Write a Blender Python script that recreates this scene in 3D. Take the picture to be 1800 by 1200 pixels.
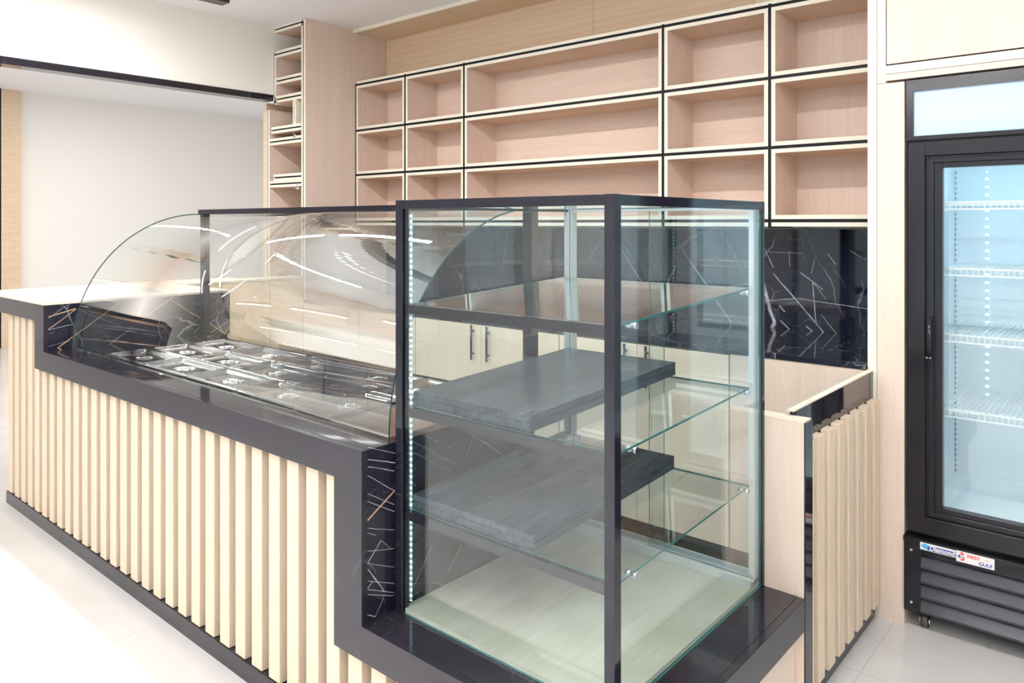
import bpy, bmesh, math, random
from mathutils import Vector, Matrix
random.seed(7)
for o in list(bpy.data.objects): bpy.data.objects.remove(o)
sc = bpy.context.scene
C = sc.collection

# ------------------------------------------------------------------ camera, world, lights, exposure
# room axes: X runs along the counter front, Y from the customer side to the back wall, Z up
YAW = math.radians(40.65)
cam_d = bpy.data.cameras.new('camera')
cam = bpy.data.objects.new('camera', cam_d); C.objects.link(cam)
cam.location = (0, 0, 1.55); cam.rotation_euler = (math.pi/2, 0, YAW)
cam_d.sensor_width = 36; cam_d.lens = 36*1327/1800
cam_d.shift_x = -1/1800; cam_d.shift_y = -207.8/1800
cam_d.clip_start = 0.05; cam_d.clip_end = 60
sc.camera = cam
w = bpy.data.worlds.new('daylight'); sc.world = w; w.use_nodes = True
bg = w.node_tree.nodes['Background']; bg.inputs[0].default_value = (0.93, 0.97, 1, 1); bg.inputs[1].default_value = 1.15
sc.view_settings.view_transform = 'Standard'; sc.view_settings.look = 'None'
sc.view_settings.gamma = 1; sc.view_settings.use_curve_mapping = False
sc.view_settings.exposure = 0.42
sc.cycles.transparent_max_bounces = 40
sc.cycles.max_bounces = 12; sc.cycles.glossy_bounces = 6; sc.cycles.diffuse_bounces = 5
sc.cycles.caustics_reflective = False; sc.cycles.caustics_refractive = False
sc.cycles.sample_clamp_indirect = 6

def area(name, loc, rot, sx, sy, power, col=(1, 1, 1)):
    l = bpy.data.lights.new(name, 'AREA'); l.shape = 'RECTANGLE'; l.size = sx; l.size_y = sy
    l.energy = power; l.color = col
    o = bpy.data.objects.new(name, l); C.objects.link(o); o.location = loc; o.rotation_euler = rot
    return o
ZC = 3.045      # ceiling of the shop
ZA = 3.22       # ceiling of the space beyond the opening
# linear ceiling luminaires over the customer floor: (x, y, half length, along X?)
LINES = [(-4.0, -0.4, 0.75, 1), (-1.9, -0.4, 0.75, 1), (0.3, -0.2, 0.75, 1), (-3.0, -1.8, 0.75, 1), (-0.8, -1.8, 0.75, 1), (1.4, -1.8, 0.75, 1), (-1.9, -3.2, 0.75, 1)]
ZL = 2.72
for (x, y, h, ax) in LINES:
    area('linear_lamp_down', (x, y, ZL-0.012), (0, 0, 0), 2*h-0.02, 0.05, 7, (1, 0.99, 0.97))
    area('ceiling_fill_up', (x, y, ZL+0.062), (math.pi, 0, 0), 2*h-0.02, 0.05, 70, (1, 0.99, 0.97))  # added upward fill to brighten the ceiling, not a lamp of the shop
FAR = [(-6.6, 0.9), (-6.6, 3.6), (-9.0, 0.9), (-9.0, 3.6)]  # added, unseen lamps that light the space beyond the opening
for (x, y) in FAR:
    area('linear_lamp_down', (x, y, ZA-0.075), (0, 0, math.pi/2), 1.5, 0.06, 24, (1, 0.99, 0.97))
# row of linear lamps over the counter and the working aisle
AISLE = [(-3.9, 1.75, 0.75, 1), (-2.1, 1.75, 0.75, 1), (-0.3, 1.75, 0.75, 1)]
for (x, y, h, ax) in AISLE:
    area('linear_lamp_down', (x, y, ZC-0.075), (0, 0, 0), 2*h-0.02, 0.06, 27, (1, 0.985, 0.96))
# the sky light of the world enters through the shop window behind the camera

# ------------------------------------------------------------------ node helpers
def newmat(name):
    m = bpy.data.materials.new(name); m.use_nodes = True
    nt = m.node_tree
    b = nt.nodes['Principled BSDF']
    return m, nt, b
def setp(b, **k):
    names = dict(col='Base Color', rough='Roughness', metal='Metallic', spec='Specular IOR Level', coat='Coat Weight',
                 coatr='Coat Roughness', emis='Emission Color', emstr='Emission Strength', ior='IOR')
    for a, v in k.items():
        b.inputs[names[a]].default_value = (*v, 1) if isinstance(v, tuple) else v
def flat(name, col, rough=0.5, metal=0.0, spec=0.5, **k):
    m, nt, b = newmat(name); setp(b, col=col, rough=rough, metal=metal, spec=spec, **k)
    return m
def N(nt, t, **k):
    n = nt.nodes.new(t)
    for a, v in k.items(): setattr(n, a, v)
    return n
def L(nt, a, b): nt.links.new(a, b)
def M(nt, op, a, b=None, c=None, clamp=False):
    n = nt.nodes.new('ShaderNodeMath'); n.operation = op; n.use_clamp = clamp
    for i, v in enumerate((a, b, c)):
        if v is None: continue
        if isinstance(v, (int, float)): n.inputs[i].default_value = v
        else: nt.links.new(v, n.inputs[i])
    return n.outputs[0]
def ramp(nt, fac, stops):
    r = nt.nodes.new('ShaderNodeValToRGB'); e = r.color_ramp.elements
    while len(e) < len(stops): e.new(0.5)
    for i, (p, c) in enumerate(stops):
        e[i].position = p; e[i].color = (*c, 1)
    nt.links.new(fac, r.inputs[0]); return r.outputs[0]
def mixc(nt, fac, a, b):
    n = nt.nodes.new('ShaderNodeMix'); n.data_type = 'RGBA'
    for v, i in ((fac, n.inputs[0]), (a, n.inputs[6]), (b, n.inputs[7])):
        if isinstance(v, tuple): i.default_value = (*v, 1)
        elif isinstance(v, (int, float)): i.default_value = v
        else: nt.links.new(v, i)
    return n.outputs[2]
def coords(nt, scale=(1, 1, 1), rot=(0, 0, 0), loc=(0, 0, 0)):
    g = nt.nodes.new('ShaderNodeNewGeometry')
    mp = nt.nodes.new('ShaderNodeMapping'); mp.inputs['Scale'].default_value = scale
    mp.inputs['Rotation'].default_value = rot; mp.inputs['Location'].default_value = loc
    nt.links.new(g.outputs['Position'], mp.inputs[0]); return mp.outputs[0]
def noise(nt, vec, scale, detail=4, rough=0.55, dist=0.0):
    n = nt.nodes.new('ShaderNodeTexNoise'); n.inputs['Scale'].default_value = scale
    n.inputs['Detail'].default_value = detail; n.inputs['Roughness'].default_value = rough
    n.inputs['Distortion'].default_value = dist
    nt.links.new(vec, n.inputs['Vector']); return n.outputs['Fac']

def wood(name, light, dark, axis='Z', rough=0.45, amt=1.0, cath=False):
    """laminate oak: streaks stretched along `axis`"""
    m, nt, b = newmat(name)
    s = {'Z': (1, 1, 0.06), 'X': (0.06, 1, 1), 'Y': (1, 0.06, 1)}[axis]
    v = coords(nt, s)
    n1 = noise(nt, v, 9, 5, 0.6, 0.6)
    n2 = noise(nt, v, 70, 4, 0.65)
    n3 = noise(nt, v, 260, 2, 0.5)
    f = M(nt, 'ADD', M(nt, 'MULTIPLY', n1, 0.45), M(nt, 'ADD', M(nt, 'MULTIPLY', n2, 0.35), M(nt, 'MULTIPLY', n3, 0.2)))
    if cath:
        w_ = N(nt, 'ShaderNodeTexWave', wave_type='RINGS', rings_direction={'Z': 'Y', 'X': 'Y', 'Y': 'X'}[axis])
        w_.inputs['Scale'].default_value = 7; w_.inputs['Distortion'].default_value = 5
        w_.inputs['Detail'].default_value = 3; w_.inputs['Detail Scale'].default_value = 1.2
        s2 = {'Z': (1, 1, 0.16), 'X': (0.16, 1, 1), 'Y': (1, 0.16, 1)}[axis]
        L(nt, coords(nt, s2, loc=(0.3, 0, -0.35)), w_.inputs['Vector'])
        f = M(nt, 'ADD', M(nt, 'MULTIPLY', f, 0.88), M(nt, 'MULTIPLY', w_.outputs['Fac'], 0.12))
    lo = 0.5-0.16/amt; hi = 0.5+0.16/amt
    L(nt, ramp(nt, f, [(max(lo, 0), dark), (min(hi, 1), light)]), b.inputs['Base Color'])
    setp(b, rough=rough, spec=0.35)
    return m

def segmask(nt, u, v, p0, p1, wd):
    """1 inside the thin line from p0 to p1 on the plane (u, v)"""
    dx, dy = p1[0]-p0[0], p1[1]-p0[1]; ln = math.hypot(dx, dy); dx /= ln; dy /= ln
    c1 = -(p0[0]*dx+p0[1]*dy); c2 = p0[0]*dy-p0[1]*dx
    t = M(nt, 'ADD', M(nt, 'MULTIPLY_ADD', u, dx, c1), M(nt, 'MULTIPLY', v, dy))
    d = M(nt, 'ABSOLUTE', M(nt, 'ADD', M(nt, 'MULTIPLY_ADD', u, -dy, c2), M(nt, 'MULTIPLY', v, dx)))
    inside = M(nt, 'LESS_THAN', M(nt, 'ABSOLUTE', M(nt, 'SUBTRACT', t, ln/2)), ln/2)
    k = M(nt, 'SUBTRACT', 1.0, M(nt, 'DIVIDE', d, wd), clamp=True)
    return M(nt, 'MULTIPLY', k, inside)

def marble(name, plane=None, gold=(), white=(), rough=0.04, base=(0.006, 0.006, 0.012), amt=1.0, scale=1.0, goldamt=0.7):
    m, nt, b = newmat(name)
    p = coords(nt)
    nz = N(nt, 'ShaderNodeTexNoise'); nz.inputs['Scale'].default_value = 3.2; nz.inputs['Detail'].default_value = 5
    L(nt, p, nz.inputs['Vector'])
    vm = N(nt, 'ShaderNodeVectorMath', operation='MULTIPLY_ADD')
    L(nt, nz.outputs['Color'], vm.inputs[0]); vm.inputs[1].default_value = (0.22, 0.22, 0.22); L(nt, p, vm.inputs[2])
    def vein(sc_, wd, rot, st):
        mp = N(nt, 'ShaderNodeMapping'); mp.inputs['Rotation'].default_value = rot; mp.inputs['Scale'].default_value = st
        L(nt, vm.outputs[0], mp.inputs[0])
        vo = N(nt, 'ShaderNodeTexVoronoi', feature='DISTANCE_TO_EDGE'); vo.inputs['Scale'].default_value = sc_
        L(nt, mp.outputs[0], vo.inputs['Vector'])
        return M(nt, 'SUBTRACT', 1.0, M(nt, 'DIVIDE', vo.outputs['Distance'], wd), clamp=True)
    msk = M(nt, 'MULTIPLY', M(nt, 'SUBTRACT', noise(nt, p, 2.6, 3), 0.5, clamp=True), 7.0, clamp=True)
    v1 = M(nt, 'MULTIPLY', vein(2.6*scale, 0.012, (0.5, 0.7, 0.6), (1, 1, 0.6)), msk)
    msk2 = M(nt, 'MULTIPLY', M(nt, 'SUBTRACT', noise(nt, p, 4.1, 3), 0.47, clamp=True), 6.0, clamp=True)
    v2 = M(nt, 'MULTIPLY', M(nt, 'MULTIPLY', vein(8*scale, 0.022, (0.2, 1.1, 0.4), (1, 0.5, 0.9)), msk2), 0.35)
    wv = M(nt, 'MULTIPLY', M(nt, 'MAXIMUM', v1, v2), amt, clamp=True)
    gmask = M(nt, 'GREATER_THAN', noise(nt, p, 1.9, 1), 0.53)
    gv = M(nt, 'MULTIPLY', M(nt, 'MULTIPLY', vein(1.5*scale, 0.006, (0.9, 0.3, 0.9), (1, 1, 1)), gmask), goldamt)
    if plane:
        sx = N(nt, 'ShaderNodeSeparateXYZ')
        wob = N(nt, 'ShaderNodeTexNoise'); wob.inputs['Scale'].default_value = 9; wob.inputs['Detail'].default_value = 4
        L(nt, p, wob.inputs['Vector'])
        v3 = N(nt, 'ShaderNodeVectorMath', operation='MULTIPLY_ADD'); v3.inputs[1].default_value = (0.009, 0.009, 0.009)
        sb = N(nt, 'ShaderNodeVectorMath', operation='SUBTRACT'); sb.inputs[1].default_value = (0.5, 0.5, 0.5)
        L(nt, wob.outputs['Color'], sb.inputs[0]); L(nt, sb.outputs[0], v3.inputs[0]); L(nt, p, v3.inputs[2])
        L(nt, v3.outputs[0], sx.inputs[0])
        u = sx.outputs[0] if plane == 'XZ' else sx.outputs[1]; v = sx.outputs[2]
        for (a, c, wd) in gold: gv = M(nt, 'MAXIMUM', gv, segmask(nt, u, v, a, c, wd))
        br = M(nt, 'MULTIPLY_ADD', noise(nt, p, 22, 3), 1.6, -0.15, clamp=True)
        for (a, c, wd) in white: wv = M(nt, 'MAXIMUM', wv, M(nt, 'MULTIPLY', segmask(nt, u, v, a, c, wd), br))
    cl = noise(nt, p, 5, 5)
    basec = mixc(nt, cl, base, tuple(x*2.2 for x in base))
    c = mixc(nt, wv, basec, (0.62, 0.64, 0.68))
    c = mixc(nt, gv, c, (0.72, 0.45, 0.25))
    L(nt, c, b.inputs['Base Color'])
    setp(b, rough=rough, spec=0.5)
    return m

def glassmat(name, tint=(0.955, 0.985, 0.99), f0=0.056):
    m = bpy.data.materials.new(name); m.use_nodes = True; nt = m.node_tree
    for n in list(nt.nodes): nt.nodes.remove(n)
    out = N(nt, 'ShaderNodeOutputMaterial')
    g = N(nt, 'ShaderNodeNewGeometry')
    dp = N(nt, 'ShaderNodeVectorMath', operation='DOT_PRODUCT')
    L(nt, g.outputs['Normal'], dp.inputs[0]); L(nt, g.outputs['Incoming'], dp.inputs[1])
    k = M(nt, 'SUBTRACT', 1.0, M(nt, 'ABSOLUTE', dp.outputs['Value']), clamp=True)
    f = M(nt, 'MULTIPLY_ADD', M(nt, 'POWER', k, 5.0), 1-f0, f0, clamp=True)
    tr = N(nt, 'ShaderNodeBsdfTransparent'); tr.inputs[0].default_value = (*tint, 1)
    gl = N(nt, 'ShaderNodeBsdfGlossy'); gl.inputs['Roughness'].default_value = 0.0; gl.inputs[0].default_value = (1, 1, 1, 1)
    mx = N(nt, 'ShaderNodeMixShader'); L(nt, f, mx.inputs[0]); L(nt, tr.outputs[0], mx.inputs[1]); L(nt, gl.outputs[0], mx.inputs[2])
    L(nt, mx.outputs[0], out.inputs[0])
    return m
def emit(name, col, s):
    m, nt, b = newmat(name); setp(b, col=col, emis=col, emstr=s, rough=0.5); return m

# ------------------------------------------------------------------ materials
PINK = (0.80, 0.655, 0.565); PINKD = (0.69, 0.545, 0.46)
TAN = (0.77, 0.60, 0.43); TAND = (0.67, 0.50, 0.34)
mat = {}
mat['oak_v'] = wood('oak_vertical_grain', PINK, PINKD, 'Z')
mat['oak_h'] = wood('oak_horizontal_grain', (0.82, 0.665, 0.565), (0.69, 0.535, 0.44), 'X')
mat['oak_tan'] = wood('tan_oak_panel', TAN, TAND, 'X', cath=True)
mat['oak_under'] = wood('tan_oak_board', (0.75, 0.57, 0.44), (0.65, 0.47, 0.345), 'X')
mat['oak_pale'] = wood('pale_oak_front', (0.85, 0.74, 0.585), (0.77, 0.645, 0.49), 'Z')
mat['oak_pil'] = wood('pinkish_oak_pillar', (0.78, 0.655, 0.55), (0.67, 0.54, 0.44), 'Z')
mat['slat'] = wood('pale_oak_slat', (0.77, 0.63, 0.48), (0.69, 0.55, 0.405), 'Z', rough=0.5)
mat['bar'] = wood('cream_laminate', (0.80, 0.72, 0.60), (0.76, 0.67, 0.55), 'X', rough=0.55)
mat['part'] = wood('honey_oak_partition', (0.83, 0.69, 0.49), (0.74, 0.59, 0.395), 'Z')
mat['edge'] = flat('cream_edge_band', (0.83, 0.78, 0.66), 0.5)
mat['black'] = flat('black_inlay', (0.004, 0.004, 0.005), 0.4, spec=0.15)
mat['granite'] = marble('polished_black_granite', amt=0.10, goldamt=0.0, rough=0.05, base=(0.010, 0.009, 0.013))
mat['fascia'] = marble('black_granite_fascia', amt=0.05, goldamt=0.0, rough=0.12, base=(0.009, 0.008, 0.012))
mat['backing'] = marble('black_marble_backing', amt=0.8, goldamt=1.0, scale=1.6)
G = [((1.318, 1.073), (1.478, 1.112), 0.0045), ((1.318, 0.994), (1.478, 1.109), 0.003), ((1.318, 1.111), (1.343, 1.152), 0.004),
     ((1.395, 0.92), (1.74, 1.16), 0.004), ((1.395, 0.92), (1.47, 0.872), 0.004), ((1.60, 0.88), (1.999, 1.15), 0.0055),
     ((1.966, 1.12), (2.16, 0.985), 0.0045), ((2.19, 0.966), (2.33, 0.865), 0.0055), ((2.20, 0.908), (2.33, 0.975), 0.004),
     ((2.264, 0.867), (2.33, 0.94), 0.0035)]
Wt = [((1.318, 1.05), (1.46, 1.149), 0.002), ((1.348, 1.016), (1.46, 1.033), 0.0025), ((1.33, 0.93), (1.45, 0.95), 0.002),
      ((1.5, 1.1), (1.7, 1.0), 0.002), ((2.05, 0.93), (2.28, 1.13), 0.002), ((2.1, 0.92), (2.3, 1.08), 0.002)]
Wt = [(a_, b_, w_*0.6) for (a_, b_, w_) in Wt]; G = [(a_, b_, w_*0.7) for (a_, b_, w_) in G]
mat['marb_l'] = marble('veined_black_marble_left', 'YZ', G, Wt, amt=0.5, goldamt=0.0)
G = [((1.322, 0.695), (1.451, 0.769), 0.0045), ((1.40, 0.64), (1.44, 0.60), 0.001), ((1.752, 0.804), (1.80, 0.87), 0.0035),
     ((1.762, 0.875), (1.918, 0.77), 0.0045), ((1.50, 0.43), (1.60, 0.56), 0.0025), ((1.62, 0.40), (1.73, 0.52), 0.003)]
Wt = [((1.369, 0.909), (1.453, 0.876), 0.002), ((1.326, 0.89), (1.453, 0.849), 0.003), ((1.349, 0.863), (1.45, 0.827), 0.003),
      ((1.326, 0.855), (1.45, 0.769), 0.0025), ((1.332, 0.798), (1.45, 0.728), 0.002), ((1.322, 0.782), (1.45, 0.708), 0.0025),
      ((1.326, 0.699), (1.45, 0.654), 0.002), ((1.326, 0.691), (1.379, 0.661), 0.002), ((1.486, 0.883), (1.683, 0.769), 0.002),
      ((1.558, 0.91), (1.7, 0.831), 0.002), ((1.508, 0.906), (1.7, 0.786), 0.002), ((1.486, 0.804), (1.531, 0.759), 0.003),
      ((1.319, 0.558), (1.40, 0.64), 0.0035), ((1.352, 0.573), (1.411, 0.49), 0.0035), ((1.322, 0.496), (1.371, 0.533), 0.003),
      ((1.322, 0.528), (1.45, 0.472), 0.0025), ((1.322, 0.512), (1.45, 0.463), 0.0025), ((1.319, 0.461), (1.379, 0.429), 0.003),
      ((1.379, 0.429), (1.411, 0.473), 0.0018), ((1.501, 0.479), (1.721, 0.396), 0.0018), ((1.326, 0.55), (1.45, 0.498), 0.002),
      ((1.33, 0.63), (1.45, 0.60), 0.002), ((1.33, 0.60), (1.45, 0.545), 0.002)]
Wt = [(a_, b_, w_*0.6) for (a_, b_, w_) in Wt]; G = [(a_, b_, w_*0.75) for (a_, b_, w_) in G]
mat['marb_r'] = marble('veined_black_marble_right', 'YZ', G, Wt, amt=0.12, goldamt=0.0)
Wt = [((-1.62, 1.426), (-1.566, 1.313), 0.004), ((-1.589, 1.396), (-1.408, 1.393), 0.002), ((-1.482, 1.406), (-1.478, 1.324), 0.002),
      ((-1.566, 1.283), (-1.3, 0.988), 0.004), ((-1.349, 1.373), (-1.367, 1.291), 0.002), ((-1.422, 1.293), (-1.307, 1.21), 0.003),
      ((-1.36, 1.247), (-1.342, 1.028), 0.003), ((-1.364, 1.255), (-1.292, 1.164), 0.002), ((-1.628, 1.134), (-1.43, 1.158), 0.002),
      ((-1.43, 1.158), (-1.0, 1.12), 0.0025), ((-1.3, 0.988), (-1.349, 0.954), 0.003), ((-1.285, 1.397), (-1.243, 1.34), 0.003),
      ((-1.175, 1.414), (-1.1, 1.37), 0.002), ((-1.624, 1.257), (-1.558, 1.009), 0.006), ((-1.62, 1.204), (-1.589, 1.098), 0.006),
      ((-1.589, 1.098), (-1.558, 1.025), 0.012), ((-1.558, 1.025), (-1.577, 0.985), 0.014), ((-1.535, 1.117), (-1.504, 1.082), 0.005),
      ((-1.527, 1.035), (-1.474, 0.99), 0.004), ((-1.314, 1.082), (-1.243, 0.994), 0.002), ((-1.393, 1.016), (-1.357, 0.99), 0.004),
      ((-2.6, 1.5), (-2.3, 1.1), 0.003), ((-2.1, 1.4), (-1.8, 1.0), 0.004), ((-2.3, 1.1), (-1.7, 1.22), 0.003)]
mat['marb_b'] = marble('veined_black_marble_splash', 'XZ', (), Wt, amt=0.3, goldamt=0.0, base=(0.004, 0.005, 0.012))
mat['marb_t'] = marble('veined_black_marble_top', amt=1.0, goldamt=0.0, scale=1.1, base=(0.006, 0.007, 0.014))
mat['steel'] = flat('polished_steel', (0.72, 0.71, 0.71), 0.10, 1.0)
mat['steel_lid'] = flat('bright_steel_lid', (0.80, 0.80, 0.80), 0.13, 1.0)
mat['chrome'] = flat('chrome', (0.85, 0.86, 0.88), 0.08, 1.0)
mat['alu'] = flat('brushed_pale_aluminium', (0.80, 0.86, 0.86), 0.35, 0.55)
mat['frame'] = flat('black_painted_metal', (0.008, 0.008, 0.014), 0.08, spec=0.5)
mat['glass'] = glassmat('clear_glass')
mat['glass_c'] = glassmat('clear_curved_glass', (0.965, 0.985, 0.98), 0.035)
mat['glassedge'] = flat('green_glass_edge', (0.05, 0.19, 0.18), 0.12)
mat['glassedge2'] = flat('pale_green_glass_edge', (0.035, 0.11, 0.105), 0.1)
mat['wall'] = flat('cream_wall_paint', (0.88, 0.845, 0.795), 0.7)
mat['wallw'] = flat('white_wall_paint', (0.89, 0.885, 0.875), 0.7)
mat['ceil'] = flat('white_ceiling_paint', (0.91, 0.90, 0.925), 0.8)
mat['ledw'] = emit('white_led', (0.45, 0.9, 1.0), 2.2)
mat['ledc'] = emit('cool_led', (0.55, 0.92, 1.0), 4)
mat['board'] = wood('black_wood_board', (0.105, 0.13, 0.155), (0.008, 0.010, 0.014), 'Y', amt=0.8, rough=0.24)
mat['basew'] = wood('pale_green_oak_base', (0.76, 0.735, 0.60), (0.62, 0.60, 0.455), 'Y', rough=0.14, cath=True, amt=1.2)
mat['white'] = flat('white_enamel', (0.80, 0.86, 0.88), 0.4)
mat['rubber'] = flat('black_rubber', (0.05, 0.05, 0.05), 0.4)

def floor_mat():
    m, nt, b = newmat('pale_porcelain_tiles')
    p = coords(nt)
    sx = N(nt, 'ShaderNodeSeparateXYZ'); L(nt, p, sx.inputs[0])
    def grout(c, off, pitch):
        t = M(nt, 'FRACT', M(nt, 'DIVIDE', M(nt, 'SUBTRACT', c, off-pitch*20), pitch))
        e = M(nt, 'MINIMUM', t, M(nt, 'SUBTRACT', 1.0, t))
        return M(nt, 'LESS_THAN', e, 0.0016/pitch)
    gx = grout(sx.outputs[0], -2.945, 1.0790); gy = grout(sx.outputs[1], 0.907, 0.926)
    g = M(nt, 'MAXIMUM', gx, gy)
    n = noise(nt, coords(nt, (1, 1.6, 1)), 2.2, 6, 0.6)
    c = ramp(nt, n, [(0.3, (0.60, 0.59, 0.575)), (0.7, (0.68, 0.675, 0.66))])
    c = mixc(nt, M(nt, 'MULTIPLY', g, 0.55), c, (0.38, 0.36, 0.33))
    L(nt, c, b.inputs['Base Color']); setp(b, rough=0.16, spec=0.4)
    return m
mat['floor'] = floor_mat()

# ------------------------------------------------------------------ mesh helpers
class MB:
    def __init__(s): s.bm = bmesh.new(); s.mi = 0
    def box(s, x0, x1, y0, y1, z0, z1, mi=None):
        mi = s.mi if mi is None else mi
        vs = [s.bm.verts.new(p) for p in ((x0, y0, z0), (x1, y0, z0), (x1, y1, z0), (x0, y1, z0), (x0, y0, z1), (x1, y0, z1), (x1, y1, z1), (x0, y1, z1))]
        for q in ((3, 2, 1, 0), (4, 5, 6, 7), (0, 1, 5, 4), (1, 2, 6, 5), (2, 3, 7, 6), (3, 0, 4, 7)):
            f = s.bm.faces.new([vs[i] for i in q]); f.material_index = mi
        return vs
    def prism(s, pts, a0, a1, axis, mi=None):
        """extrude a 2-D outline; axis 'X': pts are (y,z), 'Y': (x,z), 'Z': (x,y)"""
        mi = s.mi if mi is None else mi
        def mk(p, a): return {'X': (a, p[0], p[1]), 'Y': (p[0], a, p[1]), 'Z': (p[0], p[1], a)}[axis]
        A = [s.bm.verts.new(mk(p, a0)) for p in pts]; B = [s.bm.verts.new(mk(p, a1)) for p in pts]
        n = len(pts); fs = [s.bm.faces.new(A), s.bm.faces.new(B[::-1])]
        for i in range(n): fs.append(s.bm.faces.new((A[i], B[i], B[(i+1) % n], A[(i+1) % n])))
        for f in fs: f.material_index = mi
        return fs
    def tube(s, p0, p1, r, seg=12, mi=None, r2=None):
        mi = s.mi if mi is None else mi
        p0 = Vector(p0); p1 = Vector(p1); d = p1-p0
        q = d.to_track_quat('Z', 'Y').to_matrix(); r2 = r if r2 is None else r2
        A = []; B = []
        for i in range(seg):
            a = 2*math.pi*i/seg; v = q @ Vector((math.cos(a), math.sin(a), 0))
            A.append(s.bm.verts.new(p0+v*r)); B.append(s.bm.verts.new(p1+v*r2))
        fs = [s.bm.faces.new(A[::-1]), s.bm.faces.new(B)]
        for i in range(seg):
            f = s.bm.faces.new((A[i], A[(i+1) % seg], B[(i+1) % seg], B[i])); f.smooth = True; fs.append(f)
        for f in fs: f.material_index = mi
    def pane(s, x0, x1, y0, y1, z0, z1):
        """glass sheet: broad faces slot 0, the cut edges slot 1"""
        d = [x1-x0, y1-y0, z1-z0]; k = d.index(min(d))
        s.box(x0, x1, y0, y1, z0, z1)
        s.bm.faces.ensure_lookup_table(); s.bm.normal_update()
        for f in s.bm.faces[-6:]:
            f.material_index = 0 if abs(f.normal[k]) > 0.9 else 1
    def build(s, name, mats, parent=None, bevel=0.0, smooth=False):
        s.bm.normal_update()
        bmesh.ops.recalc_face_normals(s.bm, faces=s.bm.faces)
        if parent is not None:
            off = wloc(parent)
            bmesh.ops.translate(s.bm, vec=-off, verts=s.bm.verts)
        me = bpy.data.meshes.new(name); s.bm.to_mesh(me); s.bm.free()
        if not isinstance(mats, (list, tuple)): mats = [mats]
        for m_ in mats: me.materials.append(m_)
        o = bpy.data.objects.new(name, me); C.objects.link(o)
        if parent is not None: o.parent = parent
        if bevel:
            b = o.modifiers.new('bevel', 'BEVEL'); b.width = bevel; b.segments = 2; b.limit_method = 'ANGLE'
        if smooth:
            for p in me.polygons: p.use_smooth = True
        return o
def wloc(o):
    v = Vector((0, 0, 0))
    while o is not None: v += o.location; o = o.parent
    return v
def thing(name, label, cat, loc=(0, 0, 0), group=None):
    o = bpy.data.objects.new(name, None); C.objects.link(o); o.location = loc; o.empty_display_size = 0.1
    o['label'] = label; o['category'] = cat
    if group: o['group'] = group
    return o
def tag(o, label, cat, group=None):
    o['label'] = label; o['category'] = cat
    if group: o['group'] = group
    return o
def struct(o): o['kind'] = 'structure'; return o
def B(*a):
    m = MB(); m.box(*a); return m

# ------------------------------------------------------------------ the setting
XL, XR, YF, YB = -11.0, 2.6, -4.5, 3.98
XB = -5.156            # face of the bulkhead over the opening
struct(B(XL, XR, YF-0.2, 7.0, -0.12, 0).build('floor', mat['floor']))
struct(B(XB-0.1, XR+0.15, YF-0.15, YB+0.15, ZC, ZC+0.12).build('ceiling', mat['ceil']))
struct(B(XL-0.15, XB-0.1, YF-0.15, 7.15, ZA, ZA+0.12).build('ceiling_far', mat['ceil']))['label'] = 'white ceiling of the space beyond the opening'
struct(B(XB-0.1, XR+0.15, YB, YB+0.15, 0, ZC).build('wall_back', mat['wallw']))
struct(B(XL-0.15, XL, YF-0.15, 7.15, 0, ZA).build('wall_far', mat['wall']))
struct(B(XR, XR+0.15, YF, YB, 0, ZC).build('wall_right', mat['wallw']))
struct(B(XL, XB-0.1, 7.0, 7.15, 0, ZA).build('wall_far_back', mat['wallw']))
b_ = B(XB-0.1, XB, YF, YB, 2.53, ZC); b_.box(XB-0.1, XB-0.001, YF, YB, ZC, ZA+0.05)
struct(b_.build('wall_left', mat['wall']))
struct(B(XB-0.105, XB+0.006, YF, 3.19, 2.485, 2.53).build('trim_1', mat['granite']))
# shop front behind the camera, with its window
m_ = MB()
m_.box(XL, -4.6, YF-0.15, YF, 0, ZA); m_.box(2.2, XR, YF-0.15, YF, 0, ZC)
m_.box(-4.6, 2.2, YF-0.15, YF, 0, 0.2); m_.box(-4.6, 2.2, YF-0.15, YF, 2.8, ZC)
struct(m_.build('wall_front', mat['wallw']))
m_ = MB()
for x in (-4.6, -2.36, -0.1, 2.14): m_.box(x, x+0.06, YF-0.1, YF-0.04, 0.2, 2.8)
m_.box(-4.6, 2.2, YF-0.1, YF-0.04, 0.2, 0.26); m_.box(-4.6, 2.2, YF-0.1, YF-0.04, 2.74, 2.8)
struct(m_.build('window_1', mat['frame']))
# partition column of the far space (left frame edge)
m_ = MB(); m_.box(-10.998, -10.9, 2.97, 3.185, 0, ZA)
struct(m_.build('trim_2', mat['oak_tan']))
m_ = MB(); m_.box(-10.998, -10.91, 2.93, 2.97, 0, ZA)
struct(m_.build('trim_3', mat['black']))
m_ = MB(); m_.box(-10.998, -10.9, 1.9, 2.93, 0, ZA)
struct(m_.build('trim_4', mat['oak_pil']))

# soffit and back panel over the shelves
m_ = MB()
m_.box(-4.739, -0.89, 3.64, 3.975, 3.02, 3.044); m_.build
hp = thing('soffit_panel', 'tan oak soffit and upper back panel above the wall shelves', 'wall panel', (-2.8, 3.8, 3.0))
m_.build('soffit_board', mat['oak_tan'], hp)
B(-4.739, -0.89, 3.625, 3.64, 3.018, 3.044).build('edge_strip', mat['edge'], hp)
xs = [-4.739, -2.722, -1.668, -0.89]
for i in range(3):
    o = B(xs[i]+0.001, xs[i+1]-0.001, 3.955, 3.975, 2.648, 3.019).build('back_panel', mat['oak_tan'] if i < 2 else mat['oak_pale'], hp)
    if i == 2: o['label'] = 'paler back panel piece'

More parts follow.
